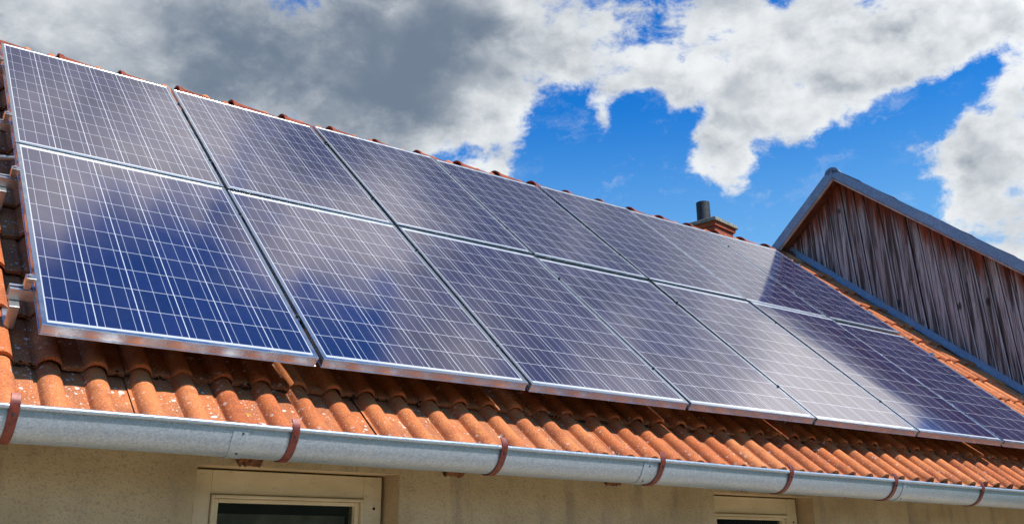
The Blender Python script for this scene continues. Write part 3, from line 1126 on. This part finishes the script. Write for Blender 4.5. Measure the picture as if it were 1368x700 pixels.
for (ya, yb_), nm in (((AY - 0.0012, YF), 'front'), ((AY + 0.0012, YB), 'rear')):
    # metal bargeboard laid on in overlapping lengths
    L = abs(yb_ - ya)
    cuts = [0.0, 0.93, 1.62, 2.4] if nm == 'front' else [0.0, 1.3, 2.4]
    mb = MB()
    sgn = 1 if yb_ > ya else -1
    for ci, c in enumerate(cuts):
        e = cuts[ci + 1] + 0.03 if ci + 1 < len(cuts) else L
        off = 0.0025 * (ci % 2)
        slope_piece(UT - off, UT + 0.02, ya + sgn * c, ya + sgn * min(e, L), 0.0 - off, 0.118 + off, mb, 10, 0.006, ci * 3.3)
        # top flange turned over the tiles
        slope_piece(UT - off, UT + 0.10, ya + sgn * c, ya + sgn * min(e, L), -0.006 - off, 0.0 - off - 0.001, mb, 10, 0.006, ci * 3.3)
    bp(mb.build('bargeboard', M_ZINC))
    mb = MB()
    slope_piece(UT + 0.004, UT + 0.03, ya, yb_, 0.1235, 0.146, mb)
    bp(mb.build('verge_batten', M_BATTEN))
    mb = MB()
    slope_piece(UT + 0.032, UG + 0.02, ya, yb_, 0.106, 0.136, mb)
    bp(mb.build('soffit', M_DARKWOOD))
    # roof covering of the barn
    mb = MB()
    nn = 44
    rows = []
    for q in range(nn + 1):
        f = q / nn
        y = ya + (yb_ - ya) * f
        saw = 0.022 * (1 - ((abs(y - ya) / 0.33) % 1.0)) - 0.011
        row = []
        for ui in range(61):
            x = UT + 0.035 + ui * (16.2 - UT) / 60
            row.append(Vector((x, y, roofz(y, -0.010) + saw * -1 + 0.02 * math.sin(ui * math.pi))))
        rows.append(row)
    mb.grid(rows)
    mb.c = [(0.3, 0.5, 0)] * len(mb.v)
    rowsb = [[p - Vector((0, 0, 0.10)) for p in (r[0], r[-1])] for r in rows]
    mb2 = len(mb.v)
    mb.grid(rowsb)
    mb.c += [(0.3, 0.5, 0)] * (len(mb.v) - mb2)
    bp(mb.build('roof', M_TILE, fix=False))
mb = MB()
for i in range(20):
    xa = UT + 0.0 + i * 0.4
    rad0, rad1 = 0.075, 0.06
    rr = []
    for x, rad in ((xa, rad0), (xa + 0.43, rad1)):
        rr.append([Vector((x, AY - rad * math.cos(math.pi * q / 10) * 1.1, AZ - 0.074 + rad * math.sin(math.pi * q / 10))) for q in range(11)])
    mb.grid(rr)
    if i == 0:
        mb.fan(rr[0])
bp(mb.build('ridge_cap', M_ZINC, smooth=True))

# stepped metal flashing where the tiles meet the planks
mb = MB()
vs = [4.05, 3.62, 3.02, 2.45, 1.95, 1.35, 0.75, 0.1, -0.2]


def fw(v, n, off):
    y = v * CS - n * SN
    return W((UG - off - y * math.sin(BA)) / math.cos(BA), v, n)


for i in range(len(vs) - 1):
    va, vb = vs[i], vs[i + 1] - 0.03
    o_ = 0.003 * (i % 2)
    rows = []
    for q in range(7):
        v = va + (vb - va) * q / 6
        nt = -0.108 + noise.noise(Vector((v * 4, 1, 0))) * 0.005
        rows.append([fw(v, nt, 0.016 + o_), fw(v, nt - 0.002, 0.020 + o_), fw(v, -0.165 + noise.noise(Vector((v * 5, 2, 0))) * 0.004, 0.034 + o_),
                     fw(v, -0.171 + o_ + noise.noise(Vector((v * 6, 3, 0))) * 0.004, 0.075)])
    mb.grid(rows)
o = mb.build('flashing', M_ZINC)
o.parent = barn
o.matrix_parent_inverse = (Matrix.Translation(bex * UG + bey * AY) @ Matrix.Rotation(BA, 4, 'Z')).inverted()

# ------------------------------------------------------------------ solar panels
PW, PH, PT = 0.992, 1.65, 0.040
STU, STV = 1.012, 1.67
fm = MB()
prof = [(0.0, -PT), (0.0, -PT + 0.0030), (0.0028, -PT + 0.0042), (0.0028, -0.0105), (0.0, -0.0092), (0.0, -0.0012), (0.0012, 0.0), (0.0165, 0.0), (0.0178, -0.0010), (0.0178, -0.0065), (0.0048, -0.0065),
        (0.0048, -PT + 0.003), (0.028, -PT + 0.003), (0.028, -PT)]
rings = []
for ins, z in prof:
    rings.append([Vector((ins, ins, z)), Vector((PW - ins, ins, z)), Vector((PW - ins, PH - ins, z)), Vector((ins, PH - ins, z))])
fm.grid(rings, close_u=True, close_v=True)

LAB = {
    (0, 0): 'lower row solar panel beside the leftmost gutter bracket, its left edge over bare tiles',
    (1, 0): 'lower row solar panel second from the left, bright cloud mirrored in its upper half',
    (2, 0): 'lower row solar panel third from the left',
    (3, 0): 'solar panel in the middle of the lower row, three panels on either side',
    (4, 0): 'lower row solar panel third from the right',
    (5, 0): 'lower row solar panel second from the right, crossed by the edge of the mirrored barn',
    (6, 0): 'lower row solar panel at the right end, cut off by the photo edge',
    (0, 1): 'upper row solar panel at the left end, brownish grey reflection of cloud',
    (1, 1): 'upper row solar panel second from the left, grey with a blue lower edge',
    (2, 1): 'upper row solar panel third from the left',
    (3, 1): 'middle solar panel of the upper row, three panels either side',
    (4, 1): 'upper row solar panel third from the right, left of the chimney',
    (5, 1): 'upper row solar panel second from the right, below the chimney, half mirroring the barn',
    (6, 1): 'upper row solar panel at the right end, next to the wooden barn gable',
}
proto = None
rp = random.Random(2)
for (i, r), lab in LAB.items():
    if proto is None:
        o = empty('solar_panel')
        fm.build('frame', M_ALU, o)
        gl = MB()
        gl.box((0.018, 0.018, -0.0058), (PW - 0.018, PH - 0.018, -0.0016))
        gl.build('glass_face', M_CELLS, o)
        proto = o
    else:
        o = dup(proto)
    o.location = W(i * STU + rp.uniform(-.0015, .0015) + 0.003, r * STV + rp.uniform(-.0015, .0015) + 0.002, 0.0)
    o.rotation_euler = (TH + rp.gauss(0, 0.0022), rp.gauss(0, 0.0022), rp.gauss(0, 0.0006))
    tag(o, lab, 'solar panel', 'solar panels mounted in two rows on the tiled roof')

# ------------------------------------------------------------------ mounting rails
RL = ['lowest aluminium mounting rail, its stub end beside the bottom left panel',
      'aluminium mounting rail near the top edge of the lower panel row',
      'aluminium mounting rail just above the seam between the panel rows',
      'topmost aluminium mounting rail near the ridge, under the upper panels']
for ri, v in enumerate((0.325, 1.335, 2.045, 2.98)):
    rail = tag(empty('mounting_rail', W(0, v, 0), (TH, 0, 0)), RL[ri], 'mounting rail', 'mounting rails under the solar panels')
    mb = MB()
    e0 = -0.068
    for (ya, yb_, za, zb) in ((-0.02, 0.02, -0.0855, -0.0825), (-0.02, -0.017, -0.0825, -0.0435), (0.017, 0.02, -0.0825, -0.0435),
                              (-0.017, -0.007, -0.0465, -0.0435), (0.007, 0.017, -0.0465, -0.0435)):
        mb.box((e0, ya, za), (7.13, yb_, zb))
    mb.build('rail_bar', M_ALU2, rail)
    mb = MB()
    mb.box((-0.026, -0.017, -0.042), (-0.003, 0.017, -0.010))
    mb.box((-0.026, -0.017, -0.010), (0.009, 0.017, 0.0035))
    ec = mb.build('end_clamp', M_ALU, rail, bevel=0.0015)
    mb = MB()
    mb.cyl((-0.013, 0, 0.0035), (-0.013, 0, 0.011), 0.0075, seg=6)
    mb.build('bolt', M_ALU2, ec)
    c2 = dup(ec, rail)
    c2.location.x = 7.067
    c2.rotation_euler.z = math.pi
    c2.location.y = 0.0
    for i in range(1, 7):
        mc = MB()
        x = i * STU - 0.010
        mc.box((x - 0.008, -0.025, -0.042), (x + 0.008, 0.025, -0.004))
        mc.cyl((x, 0, -0.004), (x, 0, 0.0065), 0.0075, seg=6)
        mc.build('middle_clamp', M_CLAMPDARK, rail)
    for i, x in enumerate((-0.045, 0.93, 1.9, 2.87, 3.84, 4.81, 5.78, 6.8)):
        hk = MB()
        # strap down to the tile, foot reaching up-slope under the next course
        hk.box((x - 0.017, -0.065, -0.0955), (x + 0.017, 0.022, -0.0875))
        hk.box((x - 0.017, -0.065, -0.178), (x + 0.017, -0.057, -0.0955))
        hk.box((x - 0.017, -0.057, -0.178), (x + 0.017, 0.10, -0.170))
        hk.build('roof_hook', M_ALU2, rail, bevel=0.0015)

# ------------------------------------------------------------------ cable hanging out at the row seam
mb = MB()
pts = [W(0.03, 1.66, -0.075), W(-0.02, 1.675, -0.09), W(-0.07, 1.70, -0.11), W(-0.14, 1.72, -0.13), W(-0.22, 1.70, -0.145), W(-0.31, 1.62, -0.152), W(-0.40, 1.50, -0.155)]
path = []
for i in range(len(pts) - 1):
    p0, p1, p2, p3 = pts[max(0, i - 1)], pts[i], pts[i + 1], pts[min(len(pts) - 1, i + 2)]
    for q in range(6):
        t = q / 6
        path.append(0.5 * ((2 * p1) + (p2 - p0) * t + (2 * p0 - 5 * p1 + 4 * p2 - p3) * t * t + (3 * p1 - p0 - 3 * p2 + p3) * t ** 3))
rows = []
for i, p in enumerate(path):
    t = (path[min(i + 1, len(path) - 1)] - path[max(i - 1, 0)]).normalized()
    a = t.orthogonal().normalized()
    b = t.cross(a)
    rows.append([p + (a * math.cos(2 * math.pi * q / 10) + b * math.sin(2 * math.pi * q / 10)) * 0.011 for q in range(10)])
mb.grid(rows, close_u=True)
tag(mb.build('cable', M_CABLE, smooth='all'), 'grey cable conduit leaving the array over the tiles at its left edge', 'cable')

for o in bpy.data.objects:
    o.select_set(False)
